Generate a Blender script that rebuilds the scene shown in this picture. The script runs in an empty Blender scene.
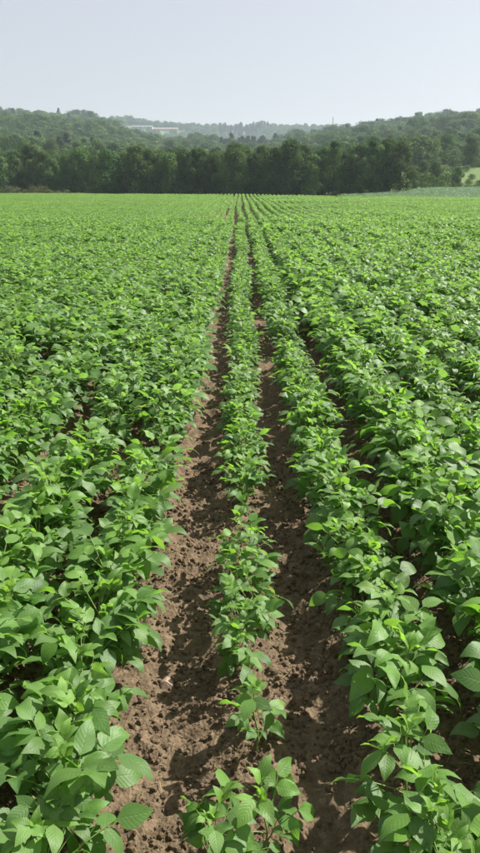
import bpy, math, random
import numpy as np
from mathutils import Matrix, Vector, Euler

R = math.radians
scene = bpy.context.scene
COL = scene.collection

# ------------------------------------------------------------------ camera
CAM_H = 1.85
F_PX = 669.0                      # focal length in photo pixels (photo 480 x 853)
PITCH = R(19.98)
cam_data = bpy.data.cameras.new('camera')
cam = bpy.data.objects.new('camera', cam_data)
COL.objects.link(cam)
cam.location = (0, 0, CAM_H)
cam.rotation_euler = (R(90) - PITCH, 0, 0)
cam_data.sensor_fit = 'VERTICAL'
cam_data.sensor_height = 24.0
cam_data.lens = 24.0 * F_PX / 853.0
cam_data.clip_start = 0.05
cam_data.clip_end = 12000
scene.camera = cam

# ------------------------------------------------------------------ sky, sun, exposure
SUN_EL, SUN_AZ = R(47), R(64)     # azimuth clockwise from +Y (ahead), towards +X (right)
world = bpy.data.worlds.new('World')
scene.world = world
world.use_nodes = True
wn = world.node_tree
wn.nodes.clear()
sky = wn.nodes.new('ShaderNodeTexSky')
sky.sky_type = 'NISHITA'
sky.sun_disc = False
sky.sun_elevation = SUN_EL
sky.sun_rotation = SUN_AZ
sky.altitude = 60
sky.air_density = 1.0
sky.dust_density = 4.0
sky.ozone_density = 1.6
hz = wn.nodes.new('ShaderNodeMix'); hz.data_type = 'RGBA'
hz.inputs[0].default_value = 0.46                       # humid summer air: the whole sky is veiled
hz.inputs[7].default_value = (10.3, 10.3, 10.8, 1)
bgn = wn.nodes.new('ShaderNodeBackground')
bgn.inputs[1].default_value = 0.046
out = wn.nodes.new('ShaderNodeOutputWorld')
wn.links.new(sky.outputs[0], hz.inputs[6])
wn.links.new(hz.outputs[2], bgn.inputs[0])
wn.links.new(bgn.outputs[0], out.inputs[0])

sd = bpy.data.lights.new('sun', 'SUN')
sd.energy = 5.0
sd.angle = R(0.6)
sd.color = (1.0, 0.96, 0.88)
sun = bpy.data.objects.new('sun', sd)
COL.objects.link(sun)
SUN_DIR = Vector((math.sin(SUN_AZ) * math.cos(SUN_EL), math.cos(SUN_AZ) * math.cos(SUN_EL), math.sin(SUN_EL)))
sun.rotation_euler = SUN_DIR.to_track_quat('Z', 'Y').to_euler()
sun.location = (60, 30, 90)

vs = scene.view_settings
vs.view_transform = 'Standard'
vs.look = 'None'
vs.exposure = 1.08
vs.gamma = 1.0
vs.use_curve_mapping = False
cy = scene.cycles
cy.use_denoising = True
cy.denoiser = 'OPENIMAGEDENOISE'
cy.max_bounces = 8
cy.diffuse_bounces = 2
cy.transmission_bounces = 4
cy.transparent_max_bounces = 4
cy.volume_bounces = 1
cy.sample_clamp_indirect = 6.0

# ------------------------------------------------------------------ helpers
def prop(o, label=None, cat=None, group=None, kind=None):
    if label: o['label'] = label
    if cat: o['category'] = cat
    if group: o['group'] = group
    if kind: o['kind'] = kind
    return o

def link(name, data, parent=None, mat=None):
    o = bpy.data.objects.new(name, data)
    COL.objects.link(o)
    if mat is not None and data is not None and not data.materials:
        data.materials.append(mat)
    if parent is not None:
        o.parent = parent
    return o

def empty(name, loc=(0, 0, 0), rz=0.0, s=1.0):
    o = bpy.data.objects.new(name, None)
    o.empty_display_size = 0.05
    o.location = loc
    o.rotation_euler = (0, 0, rz)
    o.scale = (s, s, s)
    COL.objects.link(o)
    return o

def mesh(name, V, F, smooth=True, mat=None):
    me = bpy.data.meshes.new(name)
    V = np.asarray(V, dtype=np.float32).reshape(-1, 3)
    F = np.asarray(F, dtype=np.int32)
    k = F.shape[1]
    me.vertices.add(len(V)); me.vertices.foreach_set('co', V.ravel())
    me.loops.add(F.size); me.loops.foreach_set('vertex_index', F.ravel())
    me.polygons.add(len(F))
    me.polygons.foreach_set('loop_start', np.arange(0, F.size, k, dtype=np.int32))
    me.polygons.foreach_set('loop_total', np.full(len(F), k, dtype=np.int32))
    me.polygons.foreach_set('use_smooth', np.full(len(F), smooth, dtype=bool))
    me.update(calc_edges=True)
    if mat is not None:
        me.materials.append(mat)
    return me

def hash2(ix, iy, seed):
    n = (ix.astype(np.int64) * 374761393 + iy.astype(np.int64) * 668265263 + seed * 982451653) & 0x7fffffff
    n = ((n ^ (n >> 13)) * 1274126177) & 0x7fffffff
    n = (n ^ (n >> 16)) & 0xffff
    return n / 65535.0

def vnoise(x, y, scale, seed=0):
    x = np.asarray(x, dtype=np.float64) / scale; y = np.asarray(y, dtype=np.float64) / scale
    ix, iy = np.floor(x), np.floor(y)
    fx, fy = x - ix, y - iy
    fx = fx * fx * (3 - 2 * fx); fy = fy * fy * (3 - 2 * fy)
    a = hash2(ix, iy, seed); b = hash2(ix + 1, iy, seed)
    c = hash2(ix, iy + 1, seed); d = hash2(ix + 1, iy + 1, seed)
    return (a * (1 - fx) + b * fx) * (1 - fy) + (c * (1 - fx) + d * fx) * fy - 0.5

def sstep(a, b, x):
    t = np.clip((np.asarray(x, dtype=np.float64) - a) / (b - a), 0, 1)
    return t * t * (3 - 2 * t)

def grid_mesh(name, X, Y, Z, mat):
    ny, nx = Z.shape
    gx, gy = np.meshgrid(X, Y)
    V = np.stack([gx, gy, Z], -1).reshape(-1, 3)
    i = np.arange(ny - 1)[:, None] * nx + np.arange(nx - 1)[None, :]
    F = np.stack([i, i + 1, i + nx + 1, i + nx], -1).reshape(-1, 4)
    return mesh(name, V, F, True, mat)

def tube(pts, radii, seg=5):
    """tapered tube along pts -> V, F (quads)"""
    V, F = [], []
    pts = [Vector(p) for p in pts]
    for i, p in enumerate(pts):
        d = (pts[min(i + 1, len(pts) - 1)] - pts[max(i - 1, 0)]).normalized()
        a = d.orthogonal().normalized() if abs(d.z) < 0.95 else Vector((1, 0, 0))
        a = (a - d * a.dot(d)).normalized()
        b = d.cross(a)
        for j in range(seg):
            t = 2 * math.pi * j / seg
            V.append(p + (a * math.cos(t) + b * math.sin(t)) * radii[i])
    for i in range(len(pts) - 1):
        for j in range(seg):
            k = (j + 1) % seg
            F.append((i * seg + j, i * seg + k, (i + 1) * seg + k, (i + 1) * seg + j))
    return [tuple(v) for v in V], F

class Acc:
    """collects quads of several shapes for ONE mesh"""
    def __init__(self): self.V, self.F, self.n, self.T, self.UV = [], [], 0, [], []
    def add(self, V, F, tint=0.0, uv=None):
        V = np.asarray(V, dtype=np.float64).reshape(-1, 3); F = np.asarray(F, dtype=np.int64)
        self.V.append(V); self.F.append(F + self.n); self.n += len(V)
        self.T.append(np.full(len(V), tint)); self.UV.append(np.zeros((len(V), 2)) + 0.5 if uv is None else uv)
    def build(self, name, mats, smooth=True, matidx=None):
        V = np.concatenate(self.V); F = np.concatenate(self.F)
        me = mesh(name, V, F, smooth)
        for m in mats: me.materials.append(m)
        a = me.attributes.new('tint', 'FLOAT', 'POINT'); a.data.foreach_set('value', np.concatenate(self.T).astype(np.float32))
        uvv = np.concatenate(self.UV)[F.ravel()].astype(np.float32)
        l = me.uv_layers.new(name='UVMap'); l.data.foreach_set('uv', uvv.ravel())
        if matidx is not None:
            me.polygons.foreach_set('material_index', np.asarray(matidx, dtype=np.int32))
        return me

def instancer(name, P, rot, scl, var, protos):
    """one 'stuff' object: instances of the prototype meshes on the points"""
    c = bpy.data.collections.new(name + '_sources')
    for i, me in enumerate(protos):
        o = bpy.data.objects.new('%s_source_%02d' % (name, i), me)
        c.objects.link(o)
    me = bpy.data.meshes.new(name)
    me.vertices.add(len(P)); me.vertices.foreach_set('co', np.asarray(P, dtype=np.float32).ravel())
    a = me.attributes.new('rot', 'FLOAT_VECTOR', 'POINT'); a.data.foreach_set('vector', np.asarray(rot, dtype=np.float32).ravel())
    a = me.attributes.new('scl', 'FLOAT_VECTOR', 'POINT'); a.data.foreach_set('vector', np.asarray(scl, dtype=np.float32).ravel())
    a = me.attributes.new('var', 'INT', 'POINT'); a.data.foreach_set('value', np.asarray(var, dtype=np.int32))
    o = link(name, me)
    ng = bpy.data.node_groups.new(name + '_nodes', 'GeometryNodeTree')
    ng.interface.new_socket('Geometry', in_out='INPUT', socket_type='NodeSocketGeometry')
    ng.interface.new_socket('Geometry', in_out='OUTPUT', socket_type='NodeSocketGeometry')
    N = ng.nodes.new; L = ng.links.new
    gi, go = N('NodeGroupInput'), N('NodeGroupOutput')
    ci = N('GeometryNodeCollectionInfo'); ci.inputs[0].default_value = c
    ci.inputs[1].default_value = True; ci.inputs[2].default_value = True
    iop = N('GeometryNodeInstanceOnPoints'); iop.inputs['Pick Instance'].default_value = True
    def na(nm, ty):
        n = N('GeometryNodeInputNamedAttribute'); n.data_type = ty; n.inputs[0].default_value = nm
        return n.outputs[0]
    L(gi.outputs[0], iop.inputs['Points']); L(ci.outputs[0], iop.inputs['Instance'])
    L(na('var', 'INT'), iop.inputs['Instance Index'])
    e = N('FunctionNodeEulerToRotation'); L(na('rot', 'FLOAT_VECTOR'), e.inputs[0]); L(e.outputs[0], iop.inputs['Rotation'])
    L(na('scl', 'FLOAT_VECTOR'), iop.inputs['Scale'])
    L(iop.outputs[0], go.inputs[0])
    md = o.modifiers.new('scatter', 'NODES'); md.node_group = ng
    return o

# ------------------------------------------------------------------ materials
class NT:
    def __init__(self, name):
        self.m = bpy.data.materials.new(name); self.m.use_nodes = True
        self.t = self.m.node_tree; self.t.nodes.clear()
        self.out = self.t.nodes.new('ShaderNodeOutputMaterial')
    def n(self, ty, **kw):
        x = self.t.nodes.new(ty)
        for k, v in kw.items(): setattr(x, k, v)
        return x
    def put(self, sock, v):
        if hasattr(v, 'is_linked') or hasattr(v, 'links'): self.t.links.new(v, sock)
        else: sock.default_value = v
    def math(self, op, a, b=0.0, clamp=False):
        x = self.n('ShaderNodeMath', operation=op, use_clamp=clamp); self.put(x.inputs[0], a); self.put(x.inputs[1], b); return x.outputs[0]
    def mix(self, f, a, b, mode='MIX'):
        x = self.n('ShaderNodeMix', data_type='RGBA', blend_type=mode)
        self.put(x.inputs[0], f)
        self.put(x.inputs[6], a if not isinstance(a, tuple) else (*a, 1)[:4]); self.put(x.inputs[7], b if not isinstance(b, tuple) else (*b, 1)[:4])
        return x.outputs[2]
    def noise(self, scale, detail=4, rough=0.55, vec=None):
        x = self.n('ShaderNodeTexNoise'); x.inputs['Scale'].default_value = scale
        x.inputs['Detail'].default_value = detail; x.inputs['Roughness'].default_value = rough
        if vec is not None: self.put(x.inputs['Vector'], vec)
        return x.outputs[0]
    def vadd(self, a, f):
        x = self.n('ShaderNodeVectorMath', operation='ADD'); self.put(x.inputs[0], a)
        c = self.n('ShaderNodeCombineXYZ'); self.put(c.inputs[0], self.math('MULTIPLY', f, 60.0)); self.put(c.inputs[1], self.math('MULTIPLY', f, 23.0))
        self.t.links.new(c.outputs[0], x.inputs[1]); return x.outputs[0]
    def ramp(self, f, stops):
        x = self.n('ShaderNodeValToRGB'); self.put(x.inputs[0], f)
        e = x.color_ramp.elements
        while len(e) < len(stops): e.new(0.5)
        for i, (p, c) in enumerate(stops):
            e[i].position = p; e[i].color = (*c, 1)
        return x.outputs[0]
    def bump(self, h, strength, dist, normal=None):
        x = self.n('ShaderNodeBump'); x.inputs['Strength'].default_value = strength; x.inputs['Distance'].default_value = dist
        self.put(x.inputs['Height'], h)
        if normal is not None: self.put(x.inputs['Normal'], normal)
        return x.outputs[0]
    def bsdf(self, col, rough=0.8, spec=0.3, normal=None):
        x = self.n('ShaderNodeBsdfPrincipled'); self.put(x.inputs['Base Color'], col if not isinstance(col, tuple) else (*col, 1)[:4])
        self.put(x.inputs['Roughness'], rough); x.inputs['Specular IOR Level'].default_value = spec
        if normal is not None: self.put(x.inputs['Normal'], normal)
        return x.outputs[0]
    def done(self, s):
        self.t.links.new(s, self.out.inputs[0]); return self.m

def leaf_material(name, near, mature=(0.058, 0.136, 0.026), young=(0.145, 0.275, 0.036), back=(0.14, 0.22, 0.09),
                  trans_m=(0.21, 0.48, 0.04), trans_y=(0.33, 0.61, 0.055), tfac=0.40, rough=0.52, spec=0.50):
    t = NT(name)
    if near:
        oi = t.n('ShaderNodeObjectInfo')
        sp = t.n('ShaderNodeSeparateColor'); t.put(sp.inputs[0], oi.outputs['Color'])
        tint, rnd = sp.outputs[0], oi.outputs['Random']
    else:
        at = t.n('ShaderNodeAttribute', attribute_name='tint')
        tint = at.outputs['Fac']
        rnd = t.math('FRACT', t.math('MULTIPLY', tint, 37.7))
    col = t.mix(tint, mature, young)
    tr = t.mix(tint, trans_m, trans_y)
    # individual leaflets are greyer, yellower or darker than their neighbours
    col = t.mix(t.math('MULTIPLY', rnd, 0.42), col, (0.085, 0.140, 0.062))
    bright = t.math('ADD', 0.80, t.math('MULTIPLY', t.math('FRACT', t.math('MULTIPLY', rnd, 7.13)), 0.42))
    uvn = t.n('ShaderNodeUVMap'); sx = t.n('ShaderNodeSeparateXYZ'); t.put(sx.inputs[0], uvn.outputs[0])
    au = t.math('ABSOLUTE', t.math('MULTIPLY', t.math('SUBTRACT', sx.outputs[0], 0.5), 2.0))   # 0 midrib .. 1 margin
    v = sx.outputs[1]
    # side veins leave the midrib at an angle and sweep towards the tip
    ph = t.math('SUBTRACT', t.math('MULTIPLY', v, 8.0), t.math('MULTIPLY', au, 2.1))
    tri = t.math('ABSOLUTE', t.math('SUBTRACT', t.math('FRACT', ph), 0.5))          # 0 at vein
    side = t.math('SUBTRACT', 1.0, t.math('MULTIPLY', tri, 7.0), True)
    mid = t.math('SUBTRACT', 1.0, t.math('MULTIPLY', au, 11.0), True)
    vein = t.math('MAXIMUM', t.math('MULTIPLY', side, 0.55), mid)
    pillow = t.math('MULTIPLY', t.math('SUBTRACT', 0.5, tri), -1.0)
    fine = t.noise(14.0, 3, 0.6, uvn.outputs[0])
    col = t.mix(t.math('MULTIPLY', vein, 0.20), col, (0.20, 0.33, 0.11))
    blot = t.noise(3.2, 2, 0.5, uvn.outputs[0])
    bright = t.math('MULTIPLY', bright, t.math('ADD', 0.82, t.math('MULTIPLY', blot, 0.36)))
    spot = t.math('MULTIPLY', t.math('SUBTRACT', t.noise(5.5, 3, 0.7, t.vadd(uvn.outputs[0], rnd)), 0.66, True), 7.0, True)
    col = t.mix(t.math('MULTIPLY', spot, 0.55), col, (0.17, 0.17, 0.05))
    bc = t.n('ShaderNodeCombineColor'); [t.put(bc.inputs[i], bright) for i in range(3)]
    col = t.mix(1.0, col, bc.outputs[0], 'MULTIPLY')
    tr = t.mix(1.0, tr, bc.outputs[0], 'MULTIPLY')
    tr = t.mix(t.math('MULTIPLY', vein, 0.3), tr, (0.08, 0.20, 0.02))
    geo = t.n('ShaderNodeNewGeometry')
    colb = t.mix(t.math('MULTIPLY', geo.outputs['Backfacing'], 0.75), col, back)
    hgt = t.math('ADD', t.math('ADD', t.math('MULTIPLY', vein, -0.55), t.math('MULTIPLY', pillow, -1.1)), t.math('MULTIPLY', fine, 0.45))
    nrm = t.bump(hgt, 0.42, 0.0022) if near else None
    b = t.bsdf(colb, rough, spec, nrm)
    tl = t.n('ShaderNodeBsdfTranslucent'); t.put(tl.inputs[0], tr)
    if nrm is not None: t.put(tl.inputs['Normal'], nrm)
    ms = t.n('ShaderNodeMixShader'); ms.inputs[0].default_value = tfac
    t.t.links.new(b, ms.inputs[1]); t.t.links.new(tl.outputs[0], ms.inputs[2])
    return t.done(ms.outputs[0])

M = {}
M['leaf'] = leaf_material('soybean_leaf', True)
M['leaf_field'] = leaf_material('soybean_leaf_field', False, young=(0.135, 0.255, 0.046), trans_m=(0.20, 0.43, 0.055), trans_y=(0.31, 0.54, 0.075), rough=0.54, spec=0.50)
M['leaf_pale'] = leaf_material('pale_crop_leaf', False, (0.085, 0.17, 0.075), (0.14, 0.25, 0.11), trans_m=(0.14, 0.26, 0.10), trans_y=(0.2, 0.34, 0.13), tfac=0.25)
def stem_mat():
    t = NT('soybean_stem')
    c = t.mix(t.noise(40, 3), (0.12, 0.20, 0.045), (0.20, 0.26, 0.075))
    return t.done(t.bsdf(c, 0.6, 0.3))
M['stem'] = stem_mat()
def soil_mat():
    t = NT('tilled_soil')
    g = t.n('ShaderNodeNewGeometry'); p = g.outputs['Position']
    n1 = t.noise(1.6, 4, 0.6, p); n2 = t.noise(22, 5, 0.65, p); n3 = t.noise(120, 4, 0.7, p)
    c = t.ramp(n2, [(0.28, (0.054, 0.038, 0.025)), (0.5, (0.118, 0.084, 0.053)), (0.72, (0.200, 0.147, 0.096))])
    c = t.mix(t.math('MULTIPLY', t.math('SUBTRACT', n1, 0.35, True), 1.1), c, (0.160, 0.115, 0.074))
    c = t.mix(t.math('MULTIPLY', t.math('SUBTRACT', n3, 0.56, True), 2.2), c, (0.284, 0.206, 0.147))
    vo = t.n('ShaderNodeTexVoronoi'); vo.inputs['Scale'].default_value = 75; t.put(vo.inputs['Vector'], p)
    h = t.math('ADD', t.math('MULTIPLY', n2, 0.9), t.math('ADD', t.math('MULTIPLY', n3, 0.35), t.math('MULTIPLY', vo.outputs[0], -0.5)))
    nr = t.bump(h, 0.9, 0.012)
    return t.done(t.bsdf(c, 0.92, 0.12, nr))
M['soil'] = soil_mat()
def clod_mat():
    t = NT('soil_clod')
    g = t.n('ShaderNodeNewGeometry'); p = g.outputs['Position']
    n2 = t.noise(30, 5, 0.65, p)
    c = t.ramp(n2, [(0.3, (0.070, 0.049, 0.032)), (0.55, (0.138, 0.098, 0.063)), (0.75, (0.215, 0.158, 0.104))])
    return t.done(t.bsdf(c, 0.95, 0.1, t.bump(t.noise(160, 4, 0.7, p), 0.8, 0.006)))
M['clod'] = clod_mat()
def stone_mat():
    t = NT('pale_stone')
    g = t.n('ShaderNodeTexCoord'); p = g.outputs['Object']
    c = t.ramp(t.noise(60, 5, 0.65, p), [(0.3, (0.20, 0.135, 0.10)), (0.6, (0.29, 0.21, 0.16)), (0.8, (0.36, 0.28, 0.22))])
    return t.done(t.bsdf(c, 0.85, 0.25, t.bump(t.noise(140, 4, 0.7, p), 0.7, 0.004)))
M['stone'] = stone_mat()
def ground_mat():
    t = NT('rough_grass_ground')
    g = t.n('ShaderNodeNewGeometry'); p = g.outputs['Position']
    a = t.noise(0.02, 4, 0.6, p); b = t.noise(0.6, 4, 0.6, p)
    c = t.mix(a, (0.055, 0.10, 0.030), (0.11, 0.16, 0.050))
    c = t.mix(t.math('MULTIPLY', b, 0.6), c, (0.13, 0.14, 0.06))
    return t.done(t.bsdf(c, 0.95, 0.1, t.bump(b, 0.6, 0.2)))
M['ground'] = ground_mat()
def meadow_mat(name, a, b):
    t = NT(name)
    g = t.n('ShaderNodeNewGeometry'); p = g.outputs['Position']
    c = t.mix(t.noise(0.9, 4, 0.6, p), a, b)
    return t.done(t.bsdf(c, 0.95, 0.1, t.bump(t.noise(3.0, 4, 0.6, p), 0.7, 0.15)))
M['meadow'] = meadow_mat('meadow_grass', (0.075, 0.125, 0.035), (0.13, 0.17, 0.06))
M['dry_verge'] = meadow_mat('dry_verge_grass', (0.13, 0.14, 0.055), (0.09, 0.15, 0.04))
def foliage_mat(name, dark, light, trans, tfac=0.25):
    t = NT(name)
    at = t.n('ShaderNodeAttribute', attribute_name='tint'); oi = t.n('ShaderNodeObjectInfo')
    c = t.mix(at.outputs['Fac'], dark, light)
    hs = t.n('ShaderNodeHueSaturation')
    t.put(hs.inputs['Hue'], t.math('ADD', 0.475, t.math('MULTIPLY', oi.outputs['Random'], 0.045)))
    t.put(hs.inputs['Value'], t.math('ADD', 0.62, t.math('MULTIPLY', t.math('FRACT', t.math('MULTIPLY', oi.outputs['Random'], 9.7)), 0.85)))
    hs.inputs['Saturation'].default_value = 0.96
    t.put(hs.inputs['Color'], c)
    b = t.bsdf(hs.outputs[0], 0.75, 0.10)
    tl = t.n('ShaderNodeBsdfTranslucent'); tl.inputs[0].default_value = (*trans, 1)
    ms = t.n('ShaderNodeMixShader'); ms.inputs[0].default_value = tfac
    t.t.links.new(b, ms.inputs[1]); t.t.links.new(tl.outputs[0], ms.inputs[2])
    return t.done(ms.outputs[0])
M['foliage'] = foliage_mat('tree_foliage', (0.023, 0.054, 0.015), (0.084, 0.150, 0.034), (0.08, 0.165, 0.02), 0.24)
M['foliage_light'] = foliage_mat('light_tree_foliage', (0.045, 0.088, 0.023), (0.115, 0.182, 0.045), (0.11, 0.20, 0.03), 0.24)
M['foliage_dry'] = foliage_mat('dry_shrub_foliage', (0.070, 0.075, 0.032), (0.14, 0.15, 0.055), (0.10, 0.12, 0.04))
M['conifer'] = foliage_mat('conifer_foliage', (0.018, 0.040, 0.022), (0.035, 0.065, 0.030), (0.03, 0.06, 0.02), 0.12)
def plain(name, col, rough=0.8, spec=0.2, var=0.25, scale=2.0):
    t = NT(name)
    g = t.n('ShaderNodeNewGeometry')
    c = t.mix(t.noise(scale, 4, 0.6, g.outputs['Position']), tuple(x * (1 - var) for x in col), tuple(min(1, x * (1 + var)) for x in col))
    return t.done(t.bsdf(c, rough, spec))
M['bark'] = plain('bark', (0.07, 0.058, 0.045), 0.95, 0.1, 0.4, 6)
M['wall'] = plain('pale_wall', (0.40, 0.39, 0.37), 0.8, 0.2, 0.1, 0.2)
M['roof'] = plain('pinkish_roof', (0.28, 0.21, 0.19), 0.9, 0.2, 0.15, 0.3)
M['roof_w'] = plain('pale_roof', (0.17, 0.17, 0.18), 0.95, 0.3, 0.1, 0.3)
M['steel'] = plain('galvanised_steel', (0.30, 0.31, 0.32), 0.5, 0.5, 0.1, 1)
M['grass'] = meadow_mat('grass_blade', (0.10, 0.22, 0.035), (0.16, 0.30, 0.06))
M['straw'] = plain('dry_straw', (0.30, 0.23, 0.14), 0.8, 0.2, 0.35, 30)
M['dark_glass'] = plain('window_glass', (0.03, 0.035, 0.04), 0.15, 0.5, 0.05, 1)

# ------------------------------------------------------------------ the ground
ROW = 0.50
ROW0 = 0.02
FIELD_END = 108.0
def field_end(x):                     # the headland slants: nearer on the right
    x = np.asarray(x, dtype=np.float64)
    return np.where(x < 0, 98 - x * 0.42, 98 - x * 0.88)

def belt_y(x):
    return 107.5 - 0.42 * x + (4.5 if x < -22 else 0) if x < 0 else 107.5 - 0.30 * x

def soil_z(x, y):
    x = np.asarray(x, dtype=np.float64); y = np.asarray(y, dtype=np.float64)
    ph = (x - ROW0) / ROW
    z = 0.016 * np.cos(2 * math.pi * ph)
    near = 1.0 - sstep(12, 30, y)
    z = z + near * (0.050 * vnoise(x, y, 0.33, 1) + 0.036 * vnoise(x, y, 0.11, 2) + 0.026 * vnoise(x, y, 0.05, 3)
             + 0.014 * np.abs(vnoise(x, y, 0.027, 4)))
    for sc, amp, sd_ in ((0.075, 0.040, 9), (0.042, 0.030, 10), (0.024, 0.020, 12)):
        lump = vnoise(x + 3.3, y + 0.2 * sc * np.sin(x * 40), sc, sd_)
        z = z + near * amp * (np.clip(lump - 0.12, 0, 1) - 0.55 * np.clip(-lump - 0.22, 0, 1))
    return z

def hill(x, y):
    """height of the land beyond the field"""
    x = np.asarray(x, dtype=np.float64); y = np.asarray(y, dtype=np.float64)
    d = np.maximum(np.hypot(x, y), 1.0)
    s = x / np.maximum(y, 1.0)
    s = np.clip(s, -0.9, 0.9)
    Sx = [-0.9, -0.50, -0.337, -0.25, -0.20, -0.165, -0.145, -0.12, -0.08, 0.0, 0.10, 0.14, 0.224, 0.267, 0.31, 0.337, 0.50, 0.9]
    An = [.060, .072, .0865, .0825, .0795, .0670, .0540, .0470, .0455, .045, .0480, .0570, .0635, .0725, .0745, .0745, .066, .055]
    Dn = [800, 800, 780, 760, 730, 690, 620, 560, 520, 500, 520, 540, 550, 570, 580, 590, 620, 650]
    A = np.interp(s, Sx, An); D = np.interp(s, Sx, Dn)
    q = np.clip((d - 135) / (D - 135), 0, 1.0)
    up = D * A * (0.55 * q + 0.45 * q * q)
    after = np.clip((d - D) / 420.0, 0, 1)
    near = up * (1 - 0.55 * after * after * (3 - 2 * after)) * sstep(120, 200, d)
    Af = np.interp(s, [-0.9, -.34, -.2, -.165, -.12, -.05, -.02, .03, .1, .2, .9], [.050, .062, .0780, .0770, .0730, .0680, .0670, .0685, .0665, .0600, .05])
    far = 1300 * Af * np.exp(-((d - 1300) / 260.0) ** 2)
    h = np.maximum(near, far)
    h = h + sstep(160, 320, d) * (7.0 * vnoise(x, y, 90, 21) + 4.0 * vnoise(x, y, 38, 22))
    h = h + 2.4 * sstep(114, 165, y) * sstep(24, 38, x)             # the meadow climbs beside the wood
    return h

def land(x, y):
    x = np.asarray(x, dtype=np.float64); y = np.asarray(y, dtype=np.float64)
    return np.where(y < 112, 0.0, hill(x, y)) - 0.14 + 0.95 * sstep(76, 118, y) * sstep(10, 24, x)

def build_ground():
    xs = np.concatenate([-np.geomspace(2600, 140, 26), np.linspace(-132, 132, 67), np.geomspace(140, 2600, 26)])
    ys = np.concatenate([np.linspace(-60, 112, 60), np.linspace(116, 420, 60), np.geomspace(428, 2300, 70)])
    gx, gy = np.meshgrid(xs, ys)
    z = land(gx, gy)
    prop(link('ground', grid_mesh('ground', xs, ys, z, M['ground'])), 'rough green land rising into wooded hills beyond the field', 'ground', kind='structure')
    # the field's soil: fine where one looks down on it, coarser farther out
    def grow(start, step, stop, g):
        r = [start]
        while r[-1] < stop:
            step *= g; r.append(r[-1] + step)
        return np.array(r)
    fx = np.arange(-1.25, 1.2501, 0.0125)
    gx_ = grow(1.25, 0.0125, 95, 1.035)[1:]
    xs = np.concatenate([-gx_[::-1], fx, gx_])
    ys = np.concatenate([np.linspace(-6, 0.7, 12), np.arange(0.8, 4.6, 0.0135), grow(4.6, 0.0135, 150, 1.022)])
    gx, gy = np.meshgrid(xs, ys)
    z = soil_z(gx, gy)
    over = sstep(0, 2.0, gy - (field_end(gx) + 0.5))
    z = z * (1 - over) - 0.30 * over
    prop(link('field_soil', grid_mesh('field_soil', xs, ys, z, M['soil'])), 'brown crumbly tilled soil of the soybean field', 'soil', kind='structure')
build_ground()

# ------------------------------------------------------------------ soil clods and the stone
def lump_mesh(rng, n=1):
    ico_v = []
    ph = (1 + 5 ** 0.5) / 2
    for a in (-1, 1):
        for b in (-ph, ph):
            ico_v += [(0, a, b), (a, b, 0), (b, 0, a)]
    ico_v = np.array(ico_v) / math.hypot(1, ph)
    F = []
    for i in range(12):
        for j in range(i + 1, 12):
            for k in range(j + 1, 12):
                e = [np.linalg.norm(ico_v[p] - ico_v[q]) for p, q in ((i, j), (j, k), (i, k))]
                if max(e) < 1.1:
                    nrm = np.cross(ico_v[j] - ico_v[i], ico_v[k] - ico_v[i])
                    F.append((i, j, k) if nrm @ ico_v[i] > 0 else (i, k, j))
    return ico_v, np.array(F)

def build_clods():
    rng = np.random.default_rng(5)
    v0, f0 = lump_mesh(rng)
    P = []
    n = 62000
    y = 0.95 + 7.5 * rng.random(n) ** 1.5
    x = (rng.random(n) - 0.5) * 2 * np.minimum(0.46 * y + 0.55, 3.0)
    m = int(n * 0.68)
    y[:m] = 1.0 + 3.4 * rng.random(m) ** 1.2; x[:m] = (rng.random(m) - 0.5) * 2.0
    r = 0.0024 + 0.0115 * rng.random(n) ** 4.0
    cl = vnoise(x, y, 0.18, 77)
    keep = rng.random(n) < 0.5 + 1.1 * cl
    x, y, r = x[keep], y[keep], r[keep]; n = len(x)
    z = soil_z(x, y)
    V = v0[None] * (1 + 0.5 * (rng.random((n, 12, 1)) - 0.5)) * r[:, None, None] * (0.75 + 0.6 * rng.random((n, 1, 3)))
    V = V + np.stack([x, y, z + r * 0.3], -1)[:, None, :]
    F = f0[None] + (np.arange(n) * 12)[:, None, None]
    me = mesh('soil_clods', V.reshape(-1, 3), F.reshape(-1, 3), False, M['clod'])
    prop(link('soil_clods', me), 'small crumbs and clods of brown soil in the furrows', 'soil clods', kind='stuff')
build_clods()

def build_residue():
    rng = random.Random(17)
    acc = Acc()
    for i in range(170):
        y = 1.05 + 4.2 * rng.random() ** 1.3
        x = rng.choice((-0.24, -0.24, 0.27, -0.74, 0.76)) + rng.gauss(0, .09)
        L, a = rng.uniform(.012, .055), rng.uniform(0, 6.28)
        z = float(soil_z(x, y)) + .007
        c, s_ = math.cos(a) * L / 2, math.sin(a) * L / 2
        V, F = tube([(x - c, y - s_, z), (x + rng.gauss(0, .003), y + rng.gauss(0, .003), z + rng.uniform(0, .006)), (x + c, y + s_, z + rng.uniform(0, .004))], [.0012, .0014, .0008], 4)
        acc.add(V, F)
    prop(link('straw_litter', acc.build('straw_litter', [M['straw']])), 'scattered pale bits of straw and dead stalk on the furrow soil', 'litter', kind='stuff')

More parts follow.
